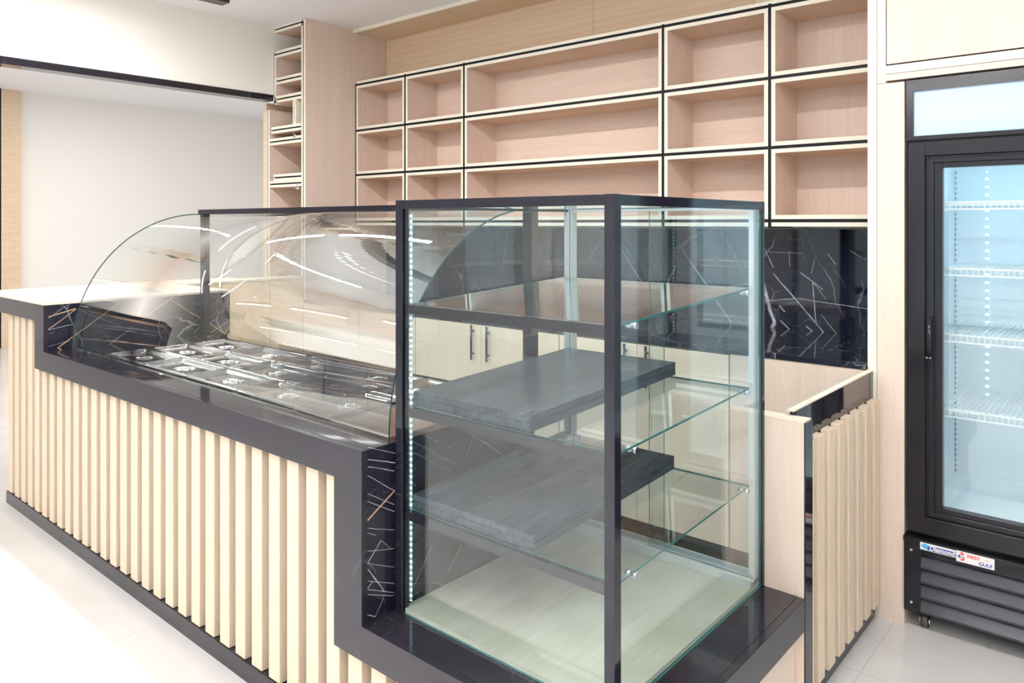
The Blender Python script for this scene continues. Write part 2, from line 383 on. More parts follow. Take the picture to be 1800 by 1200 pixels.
# ------------------------------------------------------------------ wall shelves: 5 x 3 compartments
ZS = [1.562, 1.922, 2.265, 2.62]
XS = [-4.737, -4.163, -3.566, -2.055, -1.463, -0.893]
YS = 3.65
shelf = thing('wall_shelf_unit', 'pinkish oak wall shelving of fifteen open compartments with black inlay lines', 'shelf', (-2.8, 3.8, 1.56))
T, BL = 0.020, 0.0080   # carcass thickness, half width of the inlay
for r in range(3):
    for c in range(5):
        x0, x1 = XS[c]+BL, XS[c+1]-BL; z0, z1 = ZS[r]+BL, ZS[r+1]-BL
        m_ = MB()
        m_.box(x0, x0+T, YS+0.001, 3.97, z0, z1, 0); m_.box(x1-T, x1, YS+0.001, 3.97, z0, z1, 0)
        m_.box(x0+T, x1-T, YS+0.001, 3.97, z0, z0+T, 1); m_.box(x0+T, x1-T, YS+0.001, 3.97, z1-T, z1, 1)
        comp = m_.build('compartment', [mat['oak_v'], mat['oak_under']], shelf)
        m_ = MB()
        m_.box(x0, x0+T, YS-0.001, YS+0.001, z0, z1); m_.box(x1-T, x1, YS-0.001, YS+0.001, z0, z1)
        m_.box(x0+T, x1-T, YS-0.001, YS+0.001, z0, z0+T); m_.box(x0+T, x1-T, YS-0.001, YS+0.001, z1-T, z1)
        m_.build('edge_band', mat['edge'], comp)
        B(x0+T, x1-T, 3.945, 3.965, z0+T, z1-T).build('back_panel', mat['oak_v'] if c == 4 else mat['oak_h'], comp)
m_ = MB()
for z in ZS: m_.box(XS[0]-BL, XS[-1], YS+0.0, 3.94, z-BL, z+BL)
for x in XS[:-1]: m_.box(x-BL, x+BL, YS-0.0005, 3.94, ZS[0]-0.035, ZS[3]+0.012)
m_.build('black_inlay', mat['black'], shelf)
m_ = MB(); m_.box(XS[0]+BL, XS[-1], YS, 3.97, ZS[3]+BL, ZS[3]+BL+0.018); m_.box(XS[0]+BL, XS[-1], YS, 3.97, ZS[0]-BL-0.020, ZS[0]-BL)
m_.build('outer_board', mat['edge'], shelf)

# ------------------------------------------------------------------ tall shelf tower at the left end
tw = thing('shelf_tower', 'floor to ceiling pinkish oak shelf tower beside the left opening', 'shelf', (-4.95, 3.6, 0))
B(-4.762, -4.742, 3.202, 3.978, 0, 3.043).build('side_panel', mat['oak_v'], tw)
B(-4.762, -4.742, 3.198, 3.202, 0, 3.043).build('edge_band', mat['edge'], tw)
B(-4.776, -4.7625, 3.203, 3.97, 0, 3.04).build('black_inlay', mat['black'], tw)
B(-4.796, -4.7765, 3.2, 3.97, 0, 3.0).build('inner_panel', [mat['edge']], tw)
B(-5.262, -4.798, 3.955, 3.975, 0, 2.84).build('back_panel', mat['oak_h'], tw)
def zt(y): return 1.55+(392.2-y)/1327*5.552
LV = [(38.7, XB+0.002), (84.2, XB+0.002), (133.3, XB+0.002), (166.7, XB+0.002), (222.2, -5.19), (243.2, -5.235), (309.2, -5.16), (320.8, -5.235)]
for i, (py, xl) in enumerate(LV):
    z = zt(py)
    rec = 0.0 if i not in (4, 6) else -0.004
    m_ = MB()
    m_.box(xl, -4.797, 3.205, 3.95, z+0.006, z+0.025); m_.box(xl, -4.797, 3.205, 3.95, z-0.025, z-0.006)
    s_ = m_.build('shelf_board', mat['oak_under'], tw)
    m_ = MB(); m_.box(xl, -4.797, 3.2+rec, 3.205, z+0.006, z+0.025); m_.box(xl, -4.797, 3.2+rec, 3.205, z-0.025, z-0.006)
    m_.build('edge_band', mat['edge'], s_)
    B(xl, -4.797, 3.207, 3.94, z-0.006, z+0.006).build('black_inlay', mat['black'], s_)
# left side boards
B(XB+0.001, XB+0.009, 3.2, 3.95, zt(176), zt(78)).build('black_inlay', mat['black'], tw)
B(XB+0.009, XB+0.028, 3.2, 3.95, zt(176), zt(88)).build('left_panel', mat['oak_v'], tw)
m_ = MB(); m_.box(XB+0.009, XB+0.028, 3.197, 3.2, zt(163), zt(88)); m_.build('edge_band', mat['edge'], tw)
B(-5.262, -5.243, 3.2, 3.95, 0, zt(183)).build('left_panel', mat['oak_v'], tw)
B(-5.243, -5.235, 3.198, 3.95, 0, zt(183)).build('black_inlay', mat['black'], tw)
B(-5.235, -5.217, 3.2, 3.95, 0, zt(183)).build('left_panel', mat['oak_v'], tw)
B(-5.235, -5.217, 3.197, 3.2, 0, zt(183)).build('edge_band', mat['edge'], tw)
B(-5.31, -5.263, 3.2, 3.95, 0, 2.48).build('outer_panel', mat['oak_tan'], tw)
# divider between two small compartments
zz0, zz1 = zt(222)+0.024, zt(166.7)-0.024
m_ = MB(); m_.box(-4.905, -4.89, 3.2, 3.95, zz0, zz1); m_.box(-4.880, -4.865, 3.2, 3.95, zz0, zz1)
m_.build('divider', [mat['edge']], tw)
for (px, z) in ((-4.875, zt(240)+0.01), (-4.84, zt(330))):
    m_ = MB(); m_.tube((px, 3.19, z), (px, 3.23, z), 0.012); m_.box(px-0.004, px+0.004, 3.19, 3.20, z, z+0.035)
    m_.build('shelf_bracket', mat['chrome'], tw)

# ------------------------------------------------------------------ low honey-coloured partition behind the food counter
lp = thing('low_partition', 'honey oak low partition panels between raised bar and shelf tower', 'partition', (-4.8, 2.8, 0))
for (y0, y1) in ((2.33, 2.932), (2.936, 3.197)):
    B(-4.80, -4.782, y0, y1, 0, 1.145).build('panel', mat['part'], lp)
B(-4.93, -4.778, 2.328, 3.197, 1.146, 1.160).build('cap', mat['bar'], lp)

# ------------------------------------------------------------------ back base cabinets
def handle(parent, x, z0=0.76, z1=0.96):
    m_ = MB(); m_.tube((x, 3.162, z0), (x, 3.162, z1), 0.0065)
    for z in (z0+0.035, z1-0.035): m_.tube((x, 3.162, z), (x, 3.183, z), 0.005)
    return m_.build('handle', mat['frame'], parent)
units = [(-4.738, -3.535, 'leftmost of the three two-door base cabinets under the marble worktop'),
         (-3.531, -2.412, 'middle two-door base cabinet under the marble worktop, seen through the display case front'),
         (-2.408, -1.462, 'right two-door base cabinet, seen through the display case side glass')]
for (x0, x1, lab) in units:
    t = thing('base_cabinet', lab, 'cabinet', ((x0+x1)/2, 3.5, 0), 'cabinets under the back worktop')
    B(x0, x1, 3.205, 3.97, 0.10, 0.968).build('body', mat['oak_pale'], t)
    B(x0, x1, 3.25, 3.95, 0.0, 0.10).build('kick_board', mat['black'], t)
    xm = (x0+x1)/2
    for (a, b2, hx) in ((x0+0.002, xm-0.0015, xm-0.06), (xm+0.0015, x1-0.002, xm+0.06)):
        d = B(a, b2, 3.183, 3.204, 0.105, 0.962).build('door', mat['oak_pale'], t)
        handle(d, hx)
t = thing('base_cabinet', 'plain pinkish oak end cabinet below the black marble, beside the tall surround', 'cabinet', (-1.17, 3.5, 0), 'cabinets under the back worktop')
B(-1.458, -0.893, 3.205, 3.97, 0.10, 0.968).build('body', mat['oak_pil'], t)
B(-1.458, -0.893, 3.25, 3.95, 0.0, 0.10).build('kick_board', mat['black'], t)
B(-1.456, -0.896, 3.183, 3.204, 0.105, 0.968).build('front_panel', mat['oak_pil'], t)
tag(B(-4.738, -0.888, 3.178, 3.952, 0.970, 0.994).build('worktop', mat['marb_t'], bevel=0.002),
    'long black marble worktop with white veins on the back cabinets', 'worktop')
tag(B(-4.738, -0.89, 3.954, 3.974, 0.972, 1.518).build('backsplash', mat['marb_b']),
    'black marble backsplash with white veins under the wall shelves', 'backsplash')

# ------------------------------------------------------------------ oak surround of the fridge
ts = thing('fridge_surround', 'pale pinkish oak surround with overhead cupboard around the upright fridge', 'cabinet', (-0.4, 3.5, 0))
B(-0.885, -0.852, 3.2, 3.97, 0.0, 3.04).build('side_board', mat['edge'], ts)
B(-0.850, -0.752, 3.2, 3.97, 0.0, 2.098).build('pillar_panel', mat['oak_pil'], ts)
B(-0.850, -0.818, 3.2, 3.97, 2.10, 3.04).build('frame_upright', mat['edge'], ts)
B(-0.817, 1.3, 3.205, 3.97, 2.134, 3.04).build('cupboard_body', mat['black'], ts)
B(-0.817, 1.3, 3.198, 3.204, 2.134, 2.166).build('frame_rail', mat['edge'], ts)
B(-0.850, 1.3, 3.199, 3.97, 2.108, 2.132).build('lower_rail', mat['oak_pil'], ts)
B(-0.812, -0.10, 3.19, 3.204, 2.171, 3.03).build('door', mat['oak_pil'], ts)
B(-0.096, 1.3, 3.19, 3.204, 2.171, 3.03).build('door', mat['oak_pil'], ts)
B(1.27, 1.3, 3.2, 3.97, 0, 2.107).build('side_board', mat['oak_pil'], ts)

# ------------------------------------------------------------------ upright display fridge
def text(s, x, y, z, size, m, parent, shear=0.0, bold=0.0):
    cu = bpy.data.curves.new('lettering', 'FONT'); cu.body = s; cu.size = size; cu.shear = shear; cu.offset = bold
    cu.align_x = 'CENTER'; cu.align_y = 'CENTER'; cu.extrude = 0.0002
    cu.materials.append(m)
    tmp = bpy.data.objects.new('tmp', cu); C.objects.link(tmp); bpy.context.view_layer.update()
    me = bpy.data.meshes.new_from_object(tmp.evaluated_get(bpy.context.evaluated_depsgraph_get()))
    bpy.data.objects.remove(tmp)
    o = bpy.data.objects.new('lettering', me); C.objects.link(o); o.parent = parent
    o.location = Vector((x, y, z))-wloc(parent); o.rotation_euler = (math.pi/2, 0, 0)
    return o
mat['fr_in'] = flat('white_fridge_liner', (0.78, 0.86, 0.90), 0.45)
mat['fr_blk'] = flat('black_fridge_plastic', (0.012, 0.012, 0.015), 0.14, spec=0.35)
mat['fr_grey'] = flat('dark_louvre_steel', (0.028, 0.032, 0.042), 0.22, spec=0.4)
def sign_mat():
    m, nt, b = newmat('backlit_blue_white_sign')
    g = N(nt, 'ShaderNodeNewGeometry'); sx = N(nt, 'ShaderNodeSeparateXYZ'); L(nt, g.outputs['Position'], sx.inputs[0])
    # lamp behind the diffuser: brightest along the middle of the panel
    z = M(nt, 'ABSOLUTE', M(nt, 'SUBTRACT', sx.outputs[2], 1.955))
    k = M(nt, 'SUBTRACT', 1.0, M(nt, 'MULTIPLY', z, 9.0), clamp=True)
    c = mixc(nt, k, (0.55, 0.74, 0.95), (0.85, 0.97, 1.0))
    L(nt, c, b.inputs['Emission Color']); setp(b, col=(0.30, 0.40, 0.52), emstr=0.26, rough=0.15)
    return m
def dots(name, base, pitch, duty, lit, strength, metal=0.3):
    """strip with evenly spaced dots along Z: glowing when strength > 0, else punched slots"""
    m, nt, b = newmat(name)
    g = N(nt, 'ShaderNodeNewGeometry'); sx = N(nt, 'ShaderNodeSeparateXYZ'); L(nt, g.outputs['Position'], sx.inputs[0])
    k = M(nt, 'LESS_THAN', M(nt, 'FRACT', M(nt, 'DIVIDE', sx.outputs[2], pitch)), duty)
    L(nt, mixc(nt, k, base, lit), b.inputs['Base Color'])
    if strength:
        L(nt, mixc(nt, k, (0, 0, 0), lit), b.inputs['Emission Color']); setp(b, emstr=strength)
    setp(b, rough=0.4, metal=metal if not strength else 0.0)
    return m
mat['sign'] = sign_mat()
mat['slots'] = dots('slotted_standard', (0.70, 0.80, 0.84), 0.022, 0.5, (0.10, 0.16, 0.20), 0)
mat['fdots'] = dots('fridge_reflection_dots', (0.72, 0.84, 0.88), 0.034, 0.28, (0.75, 0.95, 1.0), 2.5)
mat['leddots'] = dots('led_tape', (0.55, 0.68, 0.70), 0.0165, 0.45, (0.45, 0.9, 1.0), 1.3)
mat['fr_led'] = emit('fridge_led', (0.52, 0.84, 1.0), 30.0)
def fridge(x0, label, stickers):
    W = 0.655; x1 = x0+W
    t = thing('display_fridge', label, 'fridge', (x0+W/2, 3.5, 0), 'upright fridges in the oak surround')
    m_ = MB()   # cabinet shell
    m_.box(x0, x0+0.05, 3.235, 3.86, 0.35, 2.10); m_.box(x1-0.05, x1, 3.235, 3.86, 0.35, 2.10)
    m_.box(x0+0.05, x1-0.05, 3.80, 3.86, 0.35, 2.10); m_.box(x0+0.05, x1-0.05, 3.235, 3.80, 1.83, 2.10)
    m_.box(x0+0.05, x1-0.05, 3.235, 3.80, 0.35, 0.42)
    m_.build('body', mat['fr_blk'], t)
    m_ = MB()   # liner
    m_.box(x0+0.05, x0+0.075, 3.24, 3.80, 0.42, 1.83); m_.box(x1-0.075, x1-0.05, 3.24, 3.80, 0.42, 1.83)
    m_.box(x0+0.075, x1-0.075, 3.765, 3.80, 0.42, 1.83); m_.box(x0+0.075, x1-0.075, 3.24, 3.765, 0.42, 0.47)
    m_.box(x0+0.075, x1-0.075, 3.24, 3.765, 1.79, 1.83)
    m_.build('liner', mat['fr_in'], t)
    m_ = MB()   # slotted shelf standards
    for xx in (x0+0.076, x1-0.079):
        for yy in (3.70,):
            m_.box(xx, xx+0.003, yy, yy+0.010, 0.48, 1.78)
    m_.build('shelf_standard', mat['slots'], t)
    # wire shelves
    for z in (1.622, 1.372, 1.120, 0.835):
        m_ = MB()
        for yy in (3.262, 3.30, 3.52, 3.745): m_.box(x0+0.08, x1-0.08, yy, yy+0.006, z, z+0.006)
        m_.box(x0+0.08, x1-0.08, 3.258, 3.262, z-0.022, z-0.016); m_.box(x0+0.08, x1-0.08, 3.258, 3.262, z+0.004, z+0.010)
        n_ = 27
        for i in range(n_):
            xx = x0+0.085+(W-0.17)*i/(n_-1)
            m_.box(xx-0.0015, xx+0.0015, 3.262, 3.75, z+0.0055, z+0.0085)
            m_.box(xx-0.0015, xx+0.0015, 3.256, 3.26, z-0.02, z+0.008)
        m_.build('wire_shelf', mat['white'], t)
    # lit header
    m_ = MB()
    m_.box(x0, x1, 3.205, 3.235, 1.868, 1.884); m_.box(x0, x1, 3.205, 3.235, 2.056, 2.10)
    m_.box(x0, x0+0.026, 3.205, 3.235, 1.884, 2.056); m_.box(x1-0.026, x1, 3.205, 3.235, 1.884, 2.056)
    hd = m_.build('header_frame', mat['fr_blk'], t)
    B(x0+0.026, x1-0.026, 3.214, 3.234, 1.884, 2.056).build('sign_panel', mat['sign'], hd)
    # door
    m_ = MB()
    dx0, dx1, dz0, dz1 = x0+0.010, x1-0.010, 0.372, 1.858
    gx0, gx1, gz0, gz1 = x0+0.130, x1-0.130, 0.481, 1.758
    # outer, wide flat frame and inner stepped frame
    def ring(a0, a1, c0, c1, b0, b1, e0, e1, y0, y1):
        m_.box(a0, b0, y0, y1, c0, c1); m_.box(b1, a1, y0, y1, c0, c1)
        m_.box(b0, b1, y0, y1, c0, e0); m_.box(b0, b1, y0, y1, e1, c1)
    ring(dx0, dx1, dz0, dz1, x0+0.068, x1-0.068, 0.435, 1.805, 3.190, 3.232)
    ring(x0+0.068, x1-0.068, 0.435, 1.805, x0+0.078, x1-0.078, 0.445, 1.795, 3.204, 3.232)
    ring(x0+0.078, x1-0.078, 0.445, 1.795, x0+0.098, x1-0.098, 0.460, 1.778, 3.194, 3.232)
    ring(x0+0.098, x1-0.098, 0.460, 1.778, gx0-0.004, gx1+0.004, gz0, gz1, 3.199, 3.232)
    dr = m_.build('door', mat['fr_blk'], t, bevel=0.0015)
    m_ = MB(); m_.pane(gx0-0.006, gx1+0.006, 3.212, 3.217, gz0-0.002, gz1+0.002)
    m_.build('door_glass', [mat['glass'], mat['glassedge']], dr)
    m_ = MB(); m_.tube((x0+0.088, 3.168, 1.05), (x0+0.088, 3.168, 1.19), 0.008)
    m_.tube((x0+0.088, 3.168, 1.19), (x0+0.088, 3.194, 1.19), 0.009); m_.tube((x0+0.088, 3.168, 1.05), (x0+0.088, 3.194, 1.05), 0.009)
    hn = m_.build('handle', mat['fr_blk'], dr)
    for dx in (-0.005, 0.006):
        m_ = MB(); m_.tube((x0+0.088+dx, 3.150, 1.047), (x0+0.088+dx, 3.162, 1.047), 0.0035)
        m_.build('rivet', mat['chrome'], hn)
    # interior lamp
    m_ = MB(); m_.box(x0+0.10, x1-0.10, 3.255, 3.28, 1.775, 1.788)
    m_.build('lamp', mat['fr_led'], t)
    B(x0+0.181, x0+0.188, 3.7605, 3.7645, 0.80, 1.77).build('lit_dot_strip', mat['fdots'], t)  # glowing dots imitate a reflection of leds in the rear wall
    # machine compartment with louvres
    m_ = MB()
    m_.box(x0-0.004, x0+0.055, 3.19, 3.80, 0.065, 0.352); m_.box(x1-0.055, x1+0.004, 3.19, 3.80, 0.065, 0.352)
    m_.box(x0+0.055, x1-0.055, 3.19, 3.80, 0.290, 0.352); m_.box(x0+0.055, x1-0.055, 3.215, 3.80, 0.065, 0.290)
    m_.box(x0-0.004, x1+0.004, 3.178, 3.19, 0.334, 0.352)
    gr = m_.build('lower_panel', mat['fr_blk'], t)
    m_ = MB()
    for i in range(4):
        z1 = 0.288-i*0.0565
        m_.prism([(3.213, z1), (3.186, z1-0.040), (3.186, z1-0.048), (3.213, z1-0.054)], x0+0.055, x1-0.055, 'X')
    m_.build('louvre', mat['fr_grey'], gr)
    for z in (0.30, 0.10):
        m_ = MB(); m_.tube((x0+0.022, 3.187, z), (x0+0.022, 3.191, z), 0.005); m_.build('screw', mat['chrome'], gr)
    # casters
    for (xx, yy) in ((x0+0.06, 3.235), (x1-0.06, 3.235), (x0+0.06, 3.74), (x1-0.06, 3.74)):
        m_ = MB(); m_.tube((xx-0.012, yy, 0.026), (xx+0.012, yy, 0.026), 0.026, 18)
        cs = m_.build('caster', mat['rubber'], t)
        m_ = MB(); m_.tube((xx+0.0125, yy, 0.026), (xx+0.018, yy, 0.026), 0.013, 14); m_.tube((xx-0.018, yy, 0.026), (xx-0.0125, yy, 0.026), 0.013, 14)
        m_.box(xx-0.02, xx+0.02, yy-0.008, yy+0.03, 0.053, 0.0655)
        m_.build('axle', mat['chrome'], cs)
    if stickers:
        mat['stw'] = flat('white_sticker', (0.85, 0.84, 0.83), 0.4)
        mat['stb'] = flat('navy_print', (0.02, 0.05, 0.28), 0.4)
        mat['sky'] = flat('sky_blue_print', (0.08, 0.42, 0.80), 0.4)
        mat['red'] = flat('red_print', (0.75, 0.06, 0.07), 0.4)
        s1 = B(-0.692, -0.5735, 3.1762, 3.1778, 0.3165, 0.3435).build('sticker', mat['stw'], t); s1['label'] = 'white and navy brand sticker'
        m_ = MB(); m_.box(-0.668, -0.5745, 3.1756, 3.1760, 0.319, 0.3365); m_.build('navy_band', mat['stb'], s1)
        m_ = MB(); m_.prism([(-0.690, 0.332), (-0.676, 0.3425), (-0.660, 0.335), (-0.674, 0.3205)], 3.1750, 3.1755, 'Y'); m_.build('diamond_mark', mat['sky'], s1)
        text('Diamond', -0.6195, 3.1752, 0.3285, 0.0225, mat['stw'], s1, 0.15, 0.0007)
        s2 = B(-0.572, -0.452, 3.1760, 3.1778, 0.3065, 0.3455).build('sticker', mat['stw'], t); s2['label'] = 'white sticker with red and blue letters'
        m_ = MB()
        m_.prism([(-0.562, 0.340), (-0.552, 0.3435), (-0.545, 0.336), (-0.552, 0.333), (-0.556, 0.336)], 3.1750, 3.1757, 'Y')
        m_.prism([(-0.556, 0.330), (-0.546, 0.326), (-0.545, 0.317), (-0.554, 0.312), (-0.560, 0.316), (-0.552, 0.319), (-0.551, 0.324)], 3.1750, 3.1757, 'Y')
        m_.build('red_mark', mat['red'], s2)
        m_ = MB(); m_.prism([(-0.568, 0.327), (-0.560, 0.334), (-0.556, 0.332), (-0.561, 0.327), (-0.556, 0.322), (-0.560, 0.320)], 3.1750, 3.1757, 'Y')
        m_.build('blue_mark', mat['stb'], s2)
        m_ = MB(); m_.prism([(-0.484, 0.332), (-0.476, 0.3355), (-0.462, 0.332), (-0.476, 0.3335)], 3.1750, 3.1757, 'Y'); m_.build('red_swoosh', mat['red'], s2)
        text('FIRST', -0.517, 3.1755, 0.3325, 0.0170, mat['red'], s2, 0, 0.0004)
        text('GULF', -0.479, 3.1755, 0.3165, 0.0180, mat['stb'], s2, 0, 0.0004)
    return t
fridge(-0.747, 'tall black upright fridge with lit blue-white header and two stickers below its door', True)
fridge(-0.075, 'black upright fridge with no stickers, to the right of the stickered one', False)

# ------------------------------------------------------------------ the service counter
YFA, YSL, YK = 1.33, 1.355, 1.35
ZD, ZP, ZR = 0.910, 0.420, 1.152
XE, XM, XP = -4.22, -1.70, -0.813      # marble step faces and the right end
ct = thing('service_counter', 'long stepped service counter with black granite fascia and pale oak slats', 'counter', (-2.8, 1.7, 0))
m_ = MB()
m_.box(-4.87, XE-0.026, 1.392, 2.32, 0.066, 1.10); m_.box(XE-0.026, XM-0.021, 1.392, 2.10, 0.066, 0.80); m_.box(XM-0.021, -0.862, 1.392, 2.26, 0.066, 0.385)
m_.build('body', mat['backing'], ct)
m_ = MB()
x = -4.848; px_ = 0.1053
while x < -0.87:
    x1 = min(x+0.063, -0.835)
    zt_ = 1.055 if x < -4.36 else (0.812 if x < -1.84 else 0.322)
    if x > -4.42 and x < -4.35: zt_ = 0.812
    m_.prism([(x, YSL), (x1, YSL), (x1, 1.391), (x, 1.391)], 0.066, zt_, 'Z')
    x += px_
m_.build('slat_cladding', mat['slat'], ct, bevel=0.0015)
m_ = MB(); m_.box(-4.87, -0.84, YK, 1.40, 0.0, 0.064); m_.box(-0.90, -0.84, 1.40, 2.30, 0, 0.064)
m_.build('kick_board', mat['fascia'], ct)
# granite fascia: one stepped outline in the front plane
m_ = MB()
pts = [(-5.25, 1.055), (-4.349, 1.055), (-4.349, 0.812), (-1.829, 0.812), (-1.829, 0.322), (-0.813, 0.322), (-0.813, ZP), (XM, ZP), (XM, ZD), (XE, ZD), (XE, 1.140), (-5.25, 1.140)]
m_.prism(pts, YFA, 1.352, 'Y')
m_.prism([(-0.813, 1.352), (-0.813, 2.298), (-0.835, 2.298), (-0.835, 1.352)], 0.322, ZP-0.0005, 'Z')
m_.build('fascia', mat['fascia'], ct, bevel=0.001)
m_ = MB(); m_.prism([(-5.25, YFA), (XE-0.0005, YFA), (XE-0.0005, 2.325), (-4.931, 2.325), (-4.931, 2.85), (-5.2, 2.85), (-5.25, 2.30)], 1.1405, ZR, 'Z')
m_.build('bar_top', mat['bar'], ct)
m_ = MB(); m_.box(-5.25, XE-0.03, 1.3525, 2.30, 1.105, 1.14); m_.build('bar_underside', mat['fascia'], ct)
B(XE-0.025, XE, 1.3525, 2.322, ZD-0.02, 1.14).build('marble_step', mat['marb_l'], ct)
m_ = MB(); m_.box(XE, XM-0.0205, 1.3525, 1.462, ZD-0.025, ZD); m_.box(XM-0.045, XM-0.0205, 1.462, 2.10, ZD-0.025, ZD)
m_.build('ledge', mat['granite'], ct)
B(XM-0.02, XM, 1.3525, 2.10, 0.39, ZD).build('marble_step', mat['marb_r'], ct)
B(XM, -0.8355, 1.3525, 2.298, 0.39, ZP).build('platform', mat['granite'], ct)
B(-0.859, -0.845, 1.392, 2.298, 0.066, 0.387).build('side_panel', mat['oak_pil'], ct)

# right slatted end
se = thing('slatted_end_panel', 'slatted oak end wall between display case and fridge surround', 'partition', (-0.87, 2.75, 0))
B(-0.965, -0.817, 2.300, 2.365, 0.066, 0.945).build('front_panel', [mat['oak_pil']], se)
B(-0.965, -0.817, 2.300, 2.365, 0.9455, 0.950).build('front_cap', [mat['bar']], se)
B(-0.8168, -0.813, 2.303, 2.365, 0.0, 0.945).build('black_end', mat['granite'], se)
B(-0.884, -0.866, 2.366, 3.197, 0.066, 0.964).build('core_board', mat['backing'], se)
B(-0.8655, -0.864, 2.366, 3.197, 0.86, 0.964).build('marble_band', mat['granite'], se)
B(-0.885, -0.8635, 2.345, 3.197, 0.9645, 0.969).build('top_cap', mat['bar'], se)
m_ = MB(); y = 2.375
while y < 3.17:
    m_.box(-0.8655 if False else -0.8635, -0.834, y, min(y+0.063, 3.196), 0.066, 0.862); y += 0.1038
m_.build('slat_cladding', mat['slat'], se, bevel=0.0015)
B(-0.885, -0.856, 2.366, 3.197, 0.0, 0.064).build('kick_board', mat['fascia'], se)

# ------------------------------------------------------------------ bain-marie with lidded pans
bm_ = thing('food_warmer', 'stainless steel drop-in food warmer deck with a grid of pan openings', 'food warmer', (-2.95, 1.8, 0.8))
m_ = MB()
m_.box(-4.19, -1.746, 1.463, 1.476, 0.84, 0.911); m_.box(-4.19, -1.746, 2.100, 2.13, 0.84, 0.911)
m_.box(-4.19, -3.856, 1.476, 2.100, 0.84, 0.911); m_.box(-2.052, -1.746, 1.476, 2.100, 0.84, 0.911)
m_.box(-3.856, -2.052, 1.476, 2.100, 0.835, 0.845)
for x in (-3.455, -3.055, -2.655, -2.255): m_.box(x-0.006, x+0.006, 1.476, 2.100, 0.845, 0.9125)
for y in (1.683, 1.891): m_.box(-3.856, -2.261, y-0.005, y+0.005, 0.845, 0.9105)
m_.box(-2.249, -2.052, 1.782, 1.794, 0.845, 0.9105)
m_.build('deck', mat['steel'], bm_, bevel=0.001)
B(-4.19, -1.75, 2.112, 2.13, 0.9112, 0.920).build('rear_lip', mat['steel'], bm_)
def sm(a, b, x):
    t = max(0, min(1, (x-a)/(b-a))); return t*t*(3-2*t)
def lid_mesh(lx, ly):
    bm = bmesh.new(); nx, ny = 72, 44 if lx > ly else 72
    if ly > lx: nx, ny = 44, 72
    V = []
    for i in range(nx+1):
        row = []
        for j in range(ny+1):
            u = -lx/2+lx*i/nx; v = -ly/2+ly*j/ny
            r = min(lx/2-abs(u), ly/2-abs(v))
            z = 0.007*sm(0, 0.005, r)-0.014*sm(0.009, 0.033, r)
            a = math.hypot(u/0.062, v/0.043)
            z -= 0.020*(1-sm(0.45, 1.0, a))
            hnd = math.exp(-(v/0.010)**4)*(1-sm(0.040, 0.052, abs(u)))
            z += 0.017*hnd
            row.append(bm.verts.new((u, v, z)))
        V.append(row)
    for i in range(nx):
        for j in range(ny):
            f = bm.faces.new((V[i][j], V[i+1][j], V[i+1][j+1], V[i][j+1])); f.smooth = True
    me = bpy.data.meshes.new('pan_lid'); bm.to_mesh(me); bm.free(); me.materials.append(mat['steel_lid'])
    return me
LM = lid_mesh(0.386, 0.194); LM2 = lid_mesh(0.190, 0.302)
ORD = ['leftmost', 'second from the left', 'third from the left', 'rightmost']
ROW = ['front', 'middle', 'back']
for r in range(3):
    for c in range(4):
        o = bpy.data.objects.new('pan_lid', LM); C.objects.link(o)
        o.location = (-3.656+0.4*c, 1.580+0.208*r, 0.917)
        tag(o, 'wide steel pan lid, %s of four in the %s row' % (ORD[c], ROW[r]), 'pan lid', 'steel lids on the food warmer')
for k, (y, lab) in enumerate(((1.629, 'front'), (1.947, 'back'))):
    o = bpy.data.objects.new('pan_lid', LM2); C.objects.link(o); o.location = (-2.152, y, 0.917)
    tag(o, 'narrow steel pan lid turned lengthways, %s one beside the display case' % lab, 'pan lid', 'steel lids on the food warmer')

# curved glass guard
Q = [Vector((2.118-0.668*math.cos(t), 0.911+0.693*math.sin(t))) for t in [math.pi/2*i/64 for i in range(65)]]
gg = thing('glass_guard', 'curved clear glass food guard with a black rear frame over the pans', 'glass guard', (-2.95, 1.8, 0.911))
bm = bmesh.new(); th = 0.006; rows = []
for i, q in enumerate(Q):
    a = Q[max(i-1, 0)]; b = Q[min(i+1, len(Q)-1)]; d = (b-a).normalized(); nrm = Vector((d.y, -d.x))
    q2 = q+nrm*th
    rows.append([bm.verts.new((xx, yy, zz)) for (xx, yy, zz) in ((-4.19, q.x, q.y), (-1.728, q.x, q.y), (-1.728, q2.x, q2.y), (-4.19, q2.x, q2.y))])
for i in range(len(rows)-1):
    A, B_ = rows[i], rows[i+1]
    for (s, t, mi) in ((0, 1, 0), (1, 2, 1), (2, 3, 0), (3, 0, 1)):
        f = bm.faces.new((A[s], A[t], B_[t], B_[s])); f.material_index = mi; f.smooth = (mi == 0)
f = bm.faces.new(rows[0][::-1]); f.material_index = 0
f = bm.faces.new(rows[-1]); f.material_index = 0
mm = MB(); mm.bm.free(); mm.bm = bm
mm.build('curved_glass', [mat['glass_c'], mat['glassedge2']], gg)
B(-4.205, -1.735, 2.118, 2.158, 1.600, 1.628).build('top_rail', mat['frame'], gg)
for xx in (-4.205, -1.780):
    B(xx, xx+0.045, 2.131, 2.165, 0.911, 1.600).build('post', mat['frame'], gg)

# ------------------------------------------------------------------ display case
dc = thing('display_case', 'tall glass display case with black metal frame standing on the low granite platform', 'display case', (-1.3, 1.9, ZP))
X0, X1, Y0, Y1, Z1 = -1.690, -0.937, 1.445, 2.297, 1.617
pw = 0.028
B(X0, X0+pw, Y0, Y0+pw, ZP, Z1).build('post', mat['frame'], dc, bevel=0.001)
B(X1-pw, X1, Y0, Y0+pw, ZP, Z1).build('post', mat['frame'], dc, bevel=0.001)
